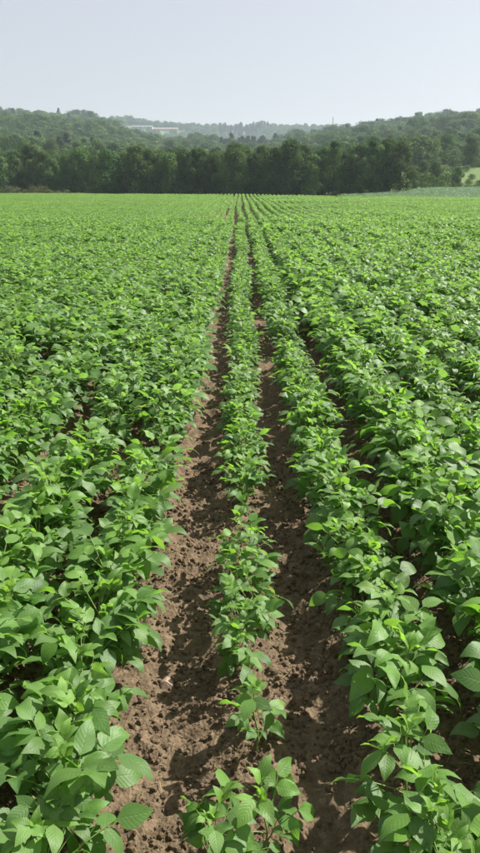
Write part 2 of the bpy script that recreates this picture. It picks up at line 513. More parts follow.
def build_stone():
    import bmesh
    rng = random.Random(3)
    bm = bmesh.new()
    bmesh.ops.create_icosphere(bm, subdivisions=3, radius=1.0)
    cuts = [Vector((rng.uniform(-1, 1), rng.uniform(-1, 1), rng.uniform(-.6, 1))).normalized() for _ in range(9)]
    for v in bm.verts:
        for c in cuts:
            d = v.co.dot(c)
            if d > 0.6: v.co -= c * (d - 0.6) * 0.97
        v.co *= 1 + 0.05 * (rng.random() - 0.5)
        v.co = Vector((v.co.x * 0.036, v.co.y * 0.030, v.co.z * 0.022))
    for f in bm.faces: f.smooth = False
    me = bpy.data.meshes.new('stone'); bm.to_mesh(me); bm.free()
    o = link('stone', me, mat=M['stone'])
    x, y = -0.295, 2.13
    o.location = (x, y, float(soil_z(x, y)) + 0.010); o.rotation_euler = (0.2, -0.3, 0.6)
    prop(o, 'pale tan stone lying on the bare sunlit soil furrow', 'stone')
build_stone()
build_residue()

# ------------------------------------------------------------------ soybean plants
def leaflet_shape(rng, nl=7, nw=4, droop=0.3, fold=0.3, wave=0.06, wid=0.62, twist=0.0):
    """unit-length ovate leaflet along +X, upper side +Z: V, F, UV"""
    V, UV = [], []
    for i in range(nl + 1):
        t = i / nl
        w = (math.sin(math.pi * t ** 0.72) ** 0.85) * (1 - 0.22 * t)
        if i == 0: w = 0.05
        if i == nl: w = 0.02
        w *= wid * 0.5
        ang = -droop * t * t * 1.6
        cx = t * (1 - 0.18 * abs(droop) * t); cz = 0.06 * math.sin(math.pi * t) + math.sin(ang) * t * 0.6
        for j in range(nw + 1):
            u = j / nw * 2 - 1
            y = u * w
            z = cz + abs(y) * fold - 0.6 * fold * y * y / max(wid * .5, .1) + wave * math.sin(t * 9 + (1 if u > 0 else 2.3)) * (abs(u) ** 1.5) * 0.6
            z += twist * u * t * w
            V.append((cx, y, z)); UV.append((j / nw, t))
    F = []
    for i in range(nl):
        for j in range(nw):
            a = i * (nw + 1) + j
            F.append((a, a + nw + 1, a + nw + 2, a + 1))
    return np.array(V), np.array(F), np.array(UV)

NVAR = 14
rngL = random.Random(11)
LEAFSH, LEAFLO, LEAFFAR = [], [], []
for i in range(NVAR):
    pr = dict(droop=rngL.uniform(0.0, 0.75), fold=rngL.uniform(-0.10, 0.55), wave=rngL.uniform(0.0, 0.10),
              wid=rngL.uniform(0.56, 0.72), twist=rngL.uniform(-0.5, 0.5))
    LEAFSH.append(leaflet_shape(rngL, 6, 4, **pr))
    LEAFLO.append(leaflet_shape(rngL, 4, 2, **pr))
    LEAFFAR.append(leaflet_shape(rngL, 2, 2, **pr))

def mesh_uv(name, V, F, UV, mat):
    me = mesh(name, V, F, True, mat)
    l = me.uv_layers.new(name='UVMap'); l.data.foreach_set('uv', UV[F.ravel()].astype(np.float32).ravel())
    return me
LEAFLET_ME = [mesh_uv('leaflet', *LEAFSH[i], M['leaf']) for i in range(NVAR)]

# petiole: unit length, leaves the stem along +X and bows; the rachis beyond the side pair is part of it
PET_END, PET_TIP = [], []
PETIOLE_V = []
for i in range(5):
    sag = [0.10, 0.18, -0.06, 0.04, 0.24][i]
    P = [Vector((t, 0.02 * math.sin(3 * t), sag * math.sin(math.pi * 0.5 * t) * (1 - t * .6))) for t in (0, .33, .66, 1.0)]
    tip = P[-1] + Vector((0.20, 0, -0.02))
    PET_END.append(P[-1].copy()); PET_TIP.append(tip.copy())
    PETIOLE_V.append(tube(P + [tip], [0.018, 0.014, 0.012, 0.011, 0.008], 4))
PETIOLE_ME = [mesh('petiole', *PETIOLE_V[i], True, M['stem']) for i in range(5)]

def frame(d, up, roll):
    x = d.normalized()
    z = (up - x * up.dot(x))
    if z.length < 1e-3: z = x.orthogonal()
    z.normalize()
    y = z.cross(x)
    m = Matrix((x, y, z)).transposed().to_4x4()
    return m @ Matrix.Rotation(roll, 4, 'X')

def design_plant(rng, H, lush):
    """one soybean plant: stem points and leaves [(matrix, petiole variant, [(leaflet matrix, variant, tint)])] in its own frame"""
    lean = Vector((rng.uniform(-.16, .16), rng.uniform(-.16, .16), 0)) * H
    nn = max(4, int(round(8 * lush + rng.uniform(-0.5, 1.5))))
    stem = []
    def spt(t):
        return Vector((lean.x * t * t + 0.012 * math.sin(5 * t + lean.x * 90), lean.y * t * t, H * 0.86 * t))
    stem = [spt(i / 5) for i in range(6)]
    leaves = []
    az = rng.uniform(0, 6.28)
    specs = []
    for i in range(nn):
        t = 0.16 + 0.84 * (i / (nn - 1)) ** 0.9
        specs.append((t, 1.0))
    for i in range(int(round(rng.uniform(6.0, 10.0) * lush))):    # side branches: extra leaves low and in the middle
        specs.append((rng.uniform(0.15, 0.72), rng.uniform(0.65, 1.05)))
    for (t, k) in specs:
        az += math.pi + rng.uniform(-0.75, 0.75)
        base = spt(t)
        top = max(0.0, (t - 0.62) / 0.38)
        pl = H * (1 + 0.55 * max(-0.4, lush - 1)) * (0.40 * (1 - 0.62 * top ** 1.3) * rng.uniform(0.75, 1.2)) * k
        el = R(rng.uniform(22, 58) * (1 - top) + rng.uniform(45, 78) * top)
        pd = Vector((math.cos(az) * math.cos(el), math.sin(az) * math.cos(el), math.sin(el)))
        LM = Matrix.Translation(base) @ frame(pd, Vector((0, 0, 1)), rng.uniform(-.3, .3)) @ Matrix.Scale(pl, 4)
        pv = rng.randrange(5)
        size = min(H, 0.30 + 0.25 * H) * rng.uniform(0.20, 0.305) * (1 - 0.50 * top ** 2) * (0.88 if t < 0.3 else 1) * k ** 0.5
        pitch0 = R(rng.uniform(-28, 16) * (1 - top) + rng.uniform(-5, 58) * top)
        lfs = []
        e, tp = LM @ PET_END[pv], LM @ PET_TIP[pv]
        tint0 = min(1, max(0, 0.10 + 0.62 * t * t + 0.25 * top + rng.uniform(-.15, .18)))
        swing = rng.uniform(-.3, .3)
        for (b, da, sc) in ((tp, 0.0, 1.08), (e, rng.uniform(1.0, 1.5), 0.94), (e, -rng.uniform(1.0, 1.5), 0.94)):
            a2 = az + da + swing + rng.uniform(-.2, .2)
            p2 = pitch0 + R(rng.uniform(-28, 30))
            d2 = Vector((math.cos(a2) * math.cos(p2), math.sin(a2) * math.cos(p2), math.sin(p2)))
            up = Vector((rng.gauss(0, .2), rng.gauss(0, .2), 1)) + 0.38 * SUN_LOCAL
            s = size * sc * rng.uniform(0.86, 1.12)
            m2 = Matrix.Translation(b) @ frame(d2, up, rng.gauss(0, 0.38)) @ Matrix.Scale(s, 4)
            lfs.append((m2, rng.randrange(NVAR), min(1, max(0, tint0 + rng.uniform(-.12, .12)))))
        leaves.append((LM, pv, lfs))
    # the shoot tip: two or three small folded leaflets standing up
    tipz = spt(1.0)
    lfs = []
    a0 = rng.uniform(0, 6.28)
    LM = Matrix.Translation(tipz) @ frame(Vector((0.2, 0.1, 1)), Vector((1, 0, 0)), a0) @ Matrix.Scale(H * 0.07, 4)
    for j in range(3):
        a2 = a0 + j * 2.1; p2 = R(rng.uniform(40, 80))
        d2 = Vector((math.cos(a2) * math.cos(p2), math.sin(a2) * math.cos(p2), math.sin(p2)))
        lfs.append((Matrix.Translation(LM @ PET_END[2]) @ frame(d2, Vector((0, 0, 1)), rng.gauss(0, .3)) @ Matrix.Scale(H * rng.uniform(.11, .17), 4), rng.randrange(NVAR), rng.uniform(.8, 1)))
    leaves.append((LM, 2, lfs))
    return stem, leaves
SUN_LOCAL = SUN_DIR.copy()

def joined_plant(name, designs, shapes, mats, leafbase=0):
    """several plant designs [(offset matrix, design)] as ONE prototype mesh for the crop mass"""
    acc = Acc(); mi = []
    for off, (stem, leaves) in designs:
        for LM, pv, lfs in leaves:
            for m2, v, tint in lfs:
                V, F, UV = shapes[v]
                A = np.array(off @ m2)
                acc.add(V @ A[:3, :3].T + A[:3, 3], F, tint, UV); mi += [0] * len(F)
            if shapes is not LEAFFAR:
                V, F = PETIOLE_V[pv]
                A = np.array(off @ LM)
                acc.add(np.array(V) @ A[:3, :3].T + A[:3, 3], F, 0.5); mi += [1] * len(F)
        V, F = tube([off @ p for p in stem], [0.004, 0.0038, 0.0034, 0.003, 0.0024, 0.0016], 4)
        acc.add(V, F, 0.5); mi += [1] * len(F)
    return acc.build(name, mats, True, mi)

def to_cam(x, y, z):
    cx = x; dy = y; dz = z - CAM_H
    depth = dy * math.cos(PITCH) - dz * math.sin(PITCH)
    v = dy * math.sin(PITCH) + dz * math.cos(PITCH)
    return depth, 240 + F_PX * cx / depth, 426.5 - F_PX * v / depth

# where plants stand
rngP = random.Random(2024)
plants = []        # (row, x, y, height, lush, special)
def row_style(k):
    if k == 0: return 0.285, 0.90
    if k == -1: return 0.360, 1.20
    if k == 1: return 0.350, 1.02
    if k >= 2: return 0.425, 1.26
    return 0.385, 1.38
NEAR_Y = 30.0
special0 = [(1.36, 0.31, 1.0, 'A', 0.05), (1.31, 0.30, 1.05, 'D', -0.07), (1.78, 0.285, 0.55, 'B', 0.03), (2.12, 0.235, 0.8, 'C', -0.015), (2.23, 0.265, .9, None, 0.015), (2.36, 0.285, .95, None, -0.03), (2.49, .29, .95, None, .025),
            (2.63, 0.285, 1.0, None, -0.015), (2.76, 0.29, 1.0, None, 0.02), (2.88, .28, .9, None, -.02)]
for y, H, lush, tag_, dx in special0:
    plants.append((0, ROW0 + dx, y, H, lush, tag_))
for k in range(-44, 45):
    xr = ROW0 + k * ROW + {-1: -0.045, -2: 0.03}.get(k, 0.0)
    H0, l0 = row_style(k)
    y = max(0.55, (abs(xr) - 1.6) / 0.56) + rngP.random() * 0.1
    if k == 0: y = 3.52
    while y < NEAR_Y:
        step = rngP.uniform(0.085, 0.15)
        wob = 0.03 * float(vnoise(np.array([k * 13.7]), np.array([y]), 1.3, 31)[0]) * 2
        g = float(vnoise(np.array([k * 7.3]), np.array([y]), 0.8, 41)[0])
        vig = 1 + 0.36 * float(vnoise(np.array([xr]), np.array([y]), 2.3, 51)[0]) + 0.16 * g
        vig *= rngP.uniform(0.86, 1.1)
        skip = (g < -0.38) or (k == 1 and 1.52 < y < 1.78)
        if k in (-2, -3) and y < 4.5 and g < -0.20: skip = True
        if not skip:
            plants.append((k, xr + wob + rngP.gauss(0, 0.014), y, H0 * vig, l0 * rngP.uniform(.85, 1.12), None))
        y += step

scored = []
for i, (k, x, y, H, lush, sp) in enumerate(plants):
    dep, px, py = to_cam(x, y, H * 0.55)
    m = F_PX * H * 0.62 / dep
    if dep > 0.3 and -m * 0.75 < px < 480 + m * 0.75 and py - m * .8 < 853:
        scored.append((dep, i))
scored.sort()
chosen = {i: d for d, i in scored[:300]}

STEM_ME = []
def stem_mesh(stem):
    V, F = tube(stem, [0.0042, 0.004, 0.0036, 0.0031, 0.0024, 0.0016], 5)
    return mesh('stem', V, F, True, M['stem'])

TRI_ME = {}
ORD = {2: 'second', 3: 'third', 4: 'fourth', 5: 'fifth', 6: 'sixth', 7: 'seventh', 8: 'eighth'}
def row_label(k, y, H):
    h0 = row_style(k)[0]
    look = 'tall' if H > h0 * 1.04 else ('short' if H < h0 * 0.90 else 'mid-height')
    zone = ('beside the broad-leaved middle plant' if y < 1.56 else 'level with the spindly plant' if y < 1.96 else 'level with the stone' if y < 2.32
            else 'level with the bushy middle clump' if y < 2.95 else "level with the middle row's gap" if y < 3.52
            else "shortly past the middle row's gap" if y < 4.6 else "well past the middle row's gap")
    if k == 0:
        zone = 'in the bushy clump' if y < 2.95 else zone
        return look + ' soybean plant in the narrow middle row, ' + zone, 'soybean plants in the narrow middle row'
    if k == -1: return look + " soybean plant in the row edging the stone's furrow, " + zone, 'soybean plants in the row beside the stone'
    if k == 1: return look + ' soybean plant in row edging the shaded furrow, ' + zone, 'soybean plants in the row by the shaded furrow'
    o = ORD.get(abs(k), 'outer')
    if k < 0: return '%s soybean plant in %s row on stone side, %s' % (look, o, zone), 'soybean plants in the %s row on the stone side' % o
    return '%s soybean plant in %s row past shaded furrow, %s' % (look, o, zone), 'soybean plants in the %s row on the shaded side' % o
SPECIAL = {'A': 'broad-leaved soybean plant next to the grass sprig in the narrow row, past the spindly one',
           'D': 'broad-leaved soybean plant ending the narrow row, leaning towards the sunlit furrow',
           'B': 'spindly small soybean plant with few leaves standing alone on bare soil',
           'C': 'low soybean plant ending the bushy clump opposite the stone'}

def build_individuals():
    for i in sorted(chosen, key=lambda j: chosen[j]):
        k, x, y, H, lush, sp = plants[i]
        dep = chosen[i]
        rng = random.Random(7000 + i)
        stem, leaves = design_plant(rng, H, lush)
        root = empty('soybean_plant', (x, y, float(soil_z(x, y)) - 0.006))
        if sp: prop(root, SPECIAL[sp], 'soybean plant', 'soybean plants in the narrow middle row')
        else:
            lb, gp = row_label(k, y, H)
            prop(root, lb, 'soybean plant', gp)
        so = link('stem', stem_mesh(stem), root)
        fine = dep < 4.9
        for LM, pv, lfs in leaves:
            if fine:
                lo = link('leaf', PETIOLE_ME[pv], root)
                lo.matrix_local = LM
                inv = LM.inverted()
                for m2, v, tint in lfs:
                    q = link('leaflet', LEAFLET_ME[v], lo)
                    q.matrix_local = inv @ m2
                    q.color = (tint, tint, tint, 1)
            else:
                key = rng.randrange(22)
                inv = LM.inverted()
                if True:
                    acc = Acc(); mi = []
                    for m2, v, tint in lfs:
                        V, F, UV = LEAFLO[v]
                        A = np.array(inv @ m2)
                        acc.add(V @ A[:3, :3].T + A[:3, 3], F, tint, UV); mi += [0] * len(F)
                    V, F = PETIOLE_V[pv]
                    acc.add(V, F, .5); mi += [1] * len(F)
                    me = acc.build('leaf', [M['leaf_field'], M['stem']], True, mi)
                lo = link('leaf', me, root)
                lo.matrix_local = LM
build_individuals()

def build_crop():
    rng = random.Random(99)
    protos = []
    for i in range(14):
        H = rng.uniform(0.36, 0.42)
        protos.append((H, joined_plant('crop_plant', [(Matrix.Identity(4), design_plant(rng, H, rng.uniform(.95, 1.2)))], LEAFLO, [M['leaf_field'], M['stem']])))
    NP = len(protos)
    for i in range(10):                         # far: half a metre of row, leaflets of a few faces
        des = []
        for j in range(4):
            H = rng.uniform(0.34, 0.40)
            off = Matrix.Translation((rng.gauss(0, .02), (j - 1.5) * 0.125 + rng.uniform(-.03, .03), 0))
            des.append((off, design_plant(rng, H, 0.95)))
        protos.append((0.35, joined_plant('crop_row_piece', des, LEAFFAR, [M['leaf_field'], M['stem']])))
    P, Ro, S, Vr = [], [], [], []
    for i, (k, x, y, H, lush, sp) in enumerate(plants):
        if i in chosen: continue
        v = rng.randrange(NP)
        P.append((x, y, float(soil_z(x, y)) - 0.006)); Ro.append((0, 0, rng.uniform(0, 6.283)))
        s = H / protos[v][0]; w = 1.14 if k < -1 else 1.04
        S.append((s * w * rng.uniform(.95, 1.1), s * w * rng.uniform(.95, 1.1), s)); Vr.append(v)
    kmax = 185
    for k in range(-kmax, kmax + 1):
        xr = ROW0 + k * ROW
        fe = float(field_end(xr))
        y = max(NEAR_Y, (abs(xr) - 4) / 0.64)
        n = int((fe - y) / 0.47)
        if n <= 0: continue
        ys = y + np.arange(n) * 0.47
        wob = 0.10 * vnoise(np.full(n, k * 13.7), ys, 6.0, 31) + 0.22 * vnoise(np.zeros(n), ys, 25, 32)
        vig = 1 + 0.34 * vnoise(np.full(n, xr), ys, 6.0, 51) + 0.22 * vnoise(np.full(n, xr), ys, 2.0, 53)
        gap = vnoise(np.full(n, k * 5.1), ys, 3.0, 61)
        for j in range(n):
            if gap[j] < -0.42: continue
            v = NP + rng.randrange(10)
            x = xr + wob[j]
            P.append((x, ys[j], 0.012)); Ro.append((0, 0, rng.choice((0, math.pi)) + rng.uniform(-.12, .12)))
            s = vig[j] * 0.97; S.append((s * 0.78, 1.0, s * 1.10)); Vr.append(v)
    o = instancer('soybean_crop', P, Ro, S, Vr, [p[1] for p in protos])
    prop(o, 'long dense rows of green soybean plants running back to the trees', 'soybean crop', kind='stuff')
    print('crop instances', len(P))
    # the neighbouring strip of paler, bluish crop at the end of the field
    pal = []
    for i in range(5):
        des = [(Matrix.Translation((rng.uniform(-.3, .3), rng.uniform(-.3, .3), 0)), design_plant(rng, 0.42, 0.9)) for j in range(3)]
        pal.append(joined_plant('pale_crop_piece', des, LEAFFAR, [M['leaf_pale'], M['stem']]))
    P, Ro, S, Vr = [], [], [], []
    for xi in np.arange(14, 62, 0.5):
        y0 = float(field_end(xi)) + 2.0
        for yi in np.arange(y0, 117, 0.5):
            if yi > 100 + max(0, xi - 22) * 1.6: continue
            P.append((xi + rng.gauss(0, .06), yi + rng.gauss(0, .06), float(land(xi, yi)) + 0.02)); Ro.append((0, 0, rng.uniform(0, 6.28)))
            s = rng.uniform(.75, 1.15); S.append((s * 1.25, s * 1.25, s)); Vr.append(rng.randrange(5))
    o = instancer('pale_crop', P, Ro, S, Vr, pal)
    prop(o, 'strip of pale bluish green crop beyond the end of the soybeans', 'crop strip', kind='stuff')
build_crop()

# ------------------------------------------------------------------ grass sprigs among the rows
def grass_sprig(x, y, h, n, label, seed, spread=0.5):
    rng = random.Random(seed)
    root = empty('grass_sprig', (x, y, float(soil_z(x, y)) - 0.004))
    prop(root, label, 'grass')
    for i in range(n):
        a = rng.uniform(0, 6.28); hh = h * rng.uniform(.6, 1.0); sp_ = spread * rng.uniform(.2, 1)
        V, F = [], []
        seg = 6
        side = Vector((-math.sin(a), math.cos(a), 0))
        for j in range(seg + 1):
            t = j / seg
            c = Vector((math.cos(a), math.sin(a), 0)) * (sp_ * hh * t ** 1.8) + Vector((0, 0, hh * (t - 0.45 * sp_ * t ** 3)))
            w = 0.0042 * (h / 0.12) ** .5 * (1 - t ** 2) + 0.0003
            V += [c - side * w, c + side * w - Vector((0, 0, .002))]
        for j in range(seg): F.append((2 * j, 2 * j + 1, 2 * j + 3, 2 * j + 2))
        link('blade', mesh('blade', [tuple(v) for v in V], F, True, M['grass']), root)
grass_sprig(0.105, 1.60, 0.11, 5, 'short green grass sprig on bare soil beside the narrow row', 1)
grass_sprig(0.94, 3.55, 0.44, 6, 'tall arching green grass tuft rising among lush soybean plants', 2, 0.7)
grass_sprig(-0.14, 2.75, 0.035, 4, 'tiny grass weed on the sunlit furrow uphill of the stone', 3)
grass_sprig(-0.09, 1.72, 0.04, 3, 'tiny thin grass weed on the sunlit furrow near the spindly soybean', 4)
grass_sprig(-0.20, 3.95, 0.05, 5, 'small grass weed far along the sunlit bare furrow', 5)

# ------------------------------------------------------------------ trees
def leaf_quads(acc, C, Nn, size, tint, rng):
    n = len(C)
    t = rng.normal(size=(n, 3)); t -= Nn * (t * Nn).sum(1, keepdims=True)
    t /= np.linalg.norm(t, axis=1, keepdims=True) + 1e-9
    b = np.cross(Nn, t)
    s = size * (0.6 + 0.8 * rng.random((n, 1)))
    V = np.stack([C - t * s, C - b * s * .62 + Nn * s * .12, C + t * s, C + b * s * .62 + Nn * s * .12], 1)
    F = np.arange(n * 4).reshape(n, 4)
    acc.V.append(V.reshape(-1, 3)); acc.F.append(F + acc.n); acc.n += n * 4
    acc.T.append(np.repeat(tint, 4)); acc.UV.append(np.zeros((n * 4, 2)) + .5)

def crown_acc(acc, rng, H, W, base, nlobe, nleaf, size, shape='round'):
    """leaf clumps through the crown's volume: lobes placed around the trunk, leaves on and inside each lobe"""
    lobes = []
    for i in range(nlobe):
        t = (i + rng.random()) / nlobe
        z = base + (H - base) * t
        if shape == 'cone': rad = W * 0.5 * (1 - t) ** 0.9 + 0.02 * W
        else: rad = W * 0.5 * (math.sin(math.pi * (0.16 + 0.80 * t)) ** 0.75)
        a = i * 2.4 + rng.random() * 1.4
        off = rad * (0.35 + 0.5 * rng.random())
        lr = (0.23 + 0.15 * rng.random()) * W * (0.65 if shape == 'cone' else 1) * (1.0 if t < .8 else 0.72)
        lobes.append((np.array([math.cos(a) * off, math.sin(a) * off, min(z, H - lr * 0.75)]), lr))
    per = nleaf // nlobe
    for c, lr in lobes:
        n = int(per * (0.7 + 0.6 * rng.random()))
        d = rng.normal(size=(n, 3)); d /= np.linalg.norm(d, axis=1, keepdims=True)
        bump_ = 1 + 0.22 * np.sin(d[:, :1] * 5 + c[0] * 7) * np.sin(d[:, 1:2] * 5 + c[1] * 5) + 0.08 * rng.normal(size=(n, 1))
        r = lr * (0.55 + 0.45 * rng.random((n, 1)) ** 0.4) * bump_
        C = c + d * r * np.array([1, 1, 0.86])
        Nn = d * 1.0 + rng.normal(size=(n, 3)) * 0.32 + np.array([0, 0, .25]); Nn /= np.linalg.norm(Nn, axis=1, keepdims=True)
        ti = np.clip(0.45 + 0.7 * (rng.random() - .5) + 0.35 * (rng.random(n) - .5), 0, 1)
        leaf_quads(acc, C, Nn, size, ti, rng)
    return lobes

def trunk_acc(acc, rng, H, base, lobes, r0):
    pts = [Vector((0, 0, -0.25))] + [Vector(((rng.random() - .5) * .16 * t * H * .2, (rng.random() - .5) * .16 * t * H * .2, H * t)) for t in (0.12, .3, .5, .72, .88)]
    V, F = tube(pts, [r0 * 1.35, r0, r0 * .85, r0 * .62, r0 * .36, r0 * .15], 7)
    acc.add(V, F)
    for c, lr in lobes[::2]:
        z0 = max(0.15 * H, c[2] - 0.9 * math.hypot(c[0], c[1]) - .3)
        s = Vector((0, 0, min(z0, H * .8))); e = Vector(c)
        mid_ = (s + e) * .5 + Vector((0, 0, -.08 * (e - s).length))
        V, F = tube([s, mid_, e], [r0 * .38, r0 * .26, r0 * .1], 5)
        acc.add(V, F)

def tree_meshes(seed, H, W, base, nlobe, nleaf, size, mat, shape='round', r0=None):
    rng = np.random.default_rng(seed)
    ca, ta = Acc(), Acc()
    lobes = crown_acc(ca, rng, H, W, base, nlobe, nleaf, size, shape)
    trunk_acc(ta, rng, H, base, lobes, r0 or H * 0.017)
    return ta.build('trunk', [M['bark']]), ca.build('crown', [mat], False)

def place_tree(name, tm, x, y, z, s, rz, label, cat, group, sz=1.0):
    o = empty(name, (x, y, z), rz); o.scale = (s, s, s * sz)
    link('trunk' if cat == 'tree' else 'stems', tm[0], o); link('crown' if cat == 'tree' else 'foliage', tm[1], o)
    return prop(o, label, cat, group)

BELT = [tree_meshes(100 + i, 8.6, [4.4, 5.2, 3.9, 4.7, 4.2, 5.6][i], [.4, .6, .4, .7, .3, .5][i], [12, 14, 13, 14, 15, 14][i], 8000, 0.15,
                    M['foliage'] if i % 3 else M['foliage_light']) for i in range(6)]
SLIM = [tree_meshes(150 + i, 8.8, 3.0, 0.4, 16, 4600, 0.14, M['foliage']) for i in range(2)]
SHRUB = [tree_meshes(200 + i, 2.2, 2.4, 0.15, 10, 1500, 0.085, M['foliage_light'], r0=.04) for i in range(3)]
DRY = [tree_meshes(220 + i, 1.2, 1.9, 0.05, 8, 900, 0.06, M['foliage_dry'], r0=.02) for i in range(2)]
CONE = [tree_meshes(240 + i, 11, 4.0, 0.8, 24, 2600, 0.28, M['conifer'], 'cone') for i in range(2)]

def px_x(px, d):                       # world x of a photo column at distance d ahead
    return (px - 240) / F_PX * (d * math.cos(PITCH) + CAM_H * math.sin(PITCH))

rngT = random.Random(77)
def gz(x, y):
    return float(land(np.array([x]), np.array([y]))[0])

# front row of the wood along the end of the field
def belt_label(x, s, slim, tm, where='front row of the wood'):
    size = 'tall' if s > 0.80 else ('low' if s < 0.71 else 'middling')
    col = 'lighter green' if (tm in BELT and BELT.index(tm) % 3 == 0) else 'dark green'
    form = 'slender' if slim else ('broad' if tm in BELT and BELT.index(tm) in (1, 5, 3) else 'narrow')
    zone = 'behind the headland scrub' if x < -19 else ('near the meadow' if x > 12 else 'facing the furrows')
    return '%s %s %s tree in the %s, %s' % (size, form, col, where, zone)

def build_belt():
    x = -62.0
    i = 0
    while x < 23.5:
        y = belt_y(x) + rngT.uniform(-1.2, 1.2)
        slim = (8 < x < 24) and rngT.random() < .6
        tm = SLIM[i % 2] if slim else BELT[rngT.randrange(6)]
        s = rngT.uniform(0.66, 0.86) * (0.98 if x < -20 else 1.0)
        place_tree('leafy_tree', tm, x, y, gz(x, y), s, rngT.uniform(0, 6.28),
                   belt_label(x, s, slim, tm), 'tree', 'trees in the front of the wood', rngT.uniform(.92, 1.1))
        x += rngT.uniform(1.7, 2.6) if slim else rngT.uniform(2.2, 3.2)
        i += 1
    # second and third rows
    for (dy, h0, step, x0, x1) in ((5.0, 0.77, 3.0, -66, 23), (10.5, 0.79, 3.3, -68, 24), (17, 0.82, 3.8, -72, 25)):
        x = x0
        while x < x1:
            y = belt_y(x) + dy + rngT.uniform(-1.5, 1.5)
            s = h0 * rngT.uniform(.9, 1.15)
            tm = BELT[rngT.randrange(6)]
            place_tree('leafy_tree', tm, x, y, gz(x, y), s, rngT.uniform(0, 6.28),
                       belt_label(x, s, False, tm, 'wood behind its front row'), 'tree', 'trees deeper in the wood', rngT.uniform(.9, 1.08))
            x += step * rngT.uniform(.75, 1.25)
build_belt()

def build_right_edge():
    # the loose trees and bushes where the wood ends, beside the meadow
    spots = [(413, 118, 3.6, 0), (421, 124, 2.6, 1), (430, 122, 2.2, 1), (456, 120, 3.6, 0), (444, 121, 2.6, 1), (433, 132, 4.2, 0), (440, 138, 3.0, 1), (421, 134, 4.4, 0)]
    for j, (px, y, h, kind) in enumerate(spots):
        x = px_x(px, y)
        if kind == 0:
            place_tree('leafy_tree', BELT[(j * 3) % 6], x, y, gz(x, y), h / 8.6, j * 1.7, 'small rounded tree standing loose between the wood and the meadow', 'tree', 'loose trees by the meadow')
        else:
            place_tree('bush', SHRUB[j % 3], x, y, gz(x, y), h / 2.2, j * 1.3, 'rounded green bush at the end of the wood beside the meadow', 'bush', 'bushes by the meadow')
    for j, (px, y, h) in enumerate([(424, 117, 1.3), (440, 116, 1.5), (452, 117, 1.2), (468, 119, 1.6), (478, 119, 1.5), (432, 117, 1.0), (460, 118, 1.2)]):
        x = px_x(px, y)
        place_tree('bush', SHRUB[j % 3], x, y, gz(x, y), h / 2.2, j * 2.1, 'low green bush along the far edge of the pale crop strip', 'bush', 'low bushes behind the crop strip')
    # weedy line along the near edge of the strip
    for j, px in enumerate((428, 436, 443, 451, 459, 467, 475)):
        y = float(field_end(px_x(px, 80))) + 1.6
        x = px_x(px, y)
        place_tree('weed_clump', SHRUB[j % 3], x, y, gz(x, y), 0.20 + 0.05 * (j % 3), j * 1.1, 'dark green weed clump between the soybeans and the pale crop strip', 'weeds', 'weed clumps before the crop strip', .8)
    for j in range(9):
        x, y = rngT.uniform(36, 58), rngT.uniform(124, 160)
        place_tree('bush', SHRUB[j % 3], x, y, gz(x, y), rngT.uniform(.35, .8), j * 1.9, 'green bush scattered on the rising meadow beside the wood', 'bush', 'bushes on the meadow', .8)
    # dry scrub on the left headland
    for j, px in enumerate((-8, 1, 9, 17, 25, 33, 42, 50, 58, 67, 77, 88)):
        y0 = float(field_end(px_x(px, 118)))
        y = y0 + 3.0 + (j % 3) * .7
        x = px_x(px, y)
        if j % 3 == 1:
            place_tree('bush', SHRUB[j % 3], x, y, -.14, 0.62 * (0.7 if px > 50 else 1), j, 'low green bush in the scrub along the headland below the wood', 'bush', 'green bushes on the headland', .75)
        else:
            place_tree('dry_shrub', DRY[j % 2], x, y, -.14, (1.25 if px < 50 else .8) * rngT.uniform(.8, 1.1), j, 'brownish dry shrub in the scrub along the headland below the wood', 'shrub', 'dry shrubs on the headland')
build_right_edge()

def sheet(name, x0, x1, y0, y1, lift, mat, label, nx=24, ny=20):
    xs = np.linspace(x0, x1, nx); ys = np.linspace(y0, y1, ny)
    gx, gy = np.meshgrid(xs, ys)
    z = land(gx, gy) + lift
    prop(link(name, grid_mesh(name, xs, ys, z, mat)), label, 'meadow', kind='structure')
sheet('meadow', 27, 92, 119.5, 170, 0.06, M['meadow'], 'light green grass meadow beside the end of the wood')
sheet('headland', -95, -12, 104, 132, 0.03, M['dry_verge'], 'dry grassy headland below the wood')

# wooded slopes: trees near enough to tell apart, one by one
def build_slope():
    rng = random.Random(123)
    n = 0
    tries = 0
    pts = []
    while n < 150 and tries < 9000:
        tries += 1
        y = 132 + 150 * rng.random() ** 1.2
        x = rng.uniform(-0.42, 0.42) * y
        if 25 < x < 95 and y < 168: continue
        if any((x - a) ** 2 + (y - b) ** 2 < 5.2 ** 2 for a, b in pts): continue
        pts.append((x, y)); n += 1
        s = rng.uniform(.68, .98)
        con = rng.random() < .03
        tm = CONE[rng.randrange(2)] if con else BELT[rng.randrange(6)]
        right = x > 0.15 * y
        place_tree('conifer_tree' if con else 'leafy_tree', tm, x, y, gz(x, y), s * (.75 if con else 1.08), rng.uniform(0, 6.28),
                   'dark pointed conifer rising from the wooded slope behind the field wood' if con else
                   ('leafy tree on the wooded slope behind the meadow' if right else 'leafy tree on the wooded slope behind the field wood'),
                   'tree', 'conifers on the slope' if con else ('trees on the slope behind the meadow' if right else 'trees on the slope behind the wood'))
    return pts
slope_pts = build_slope()

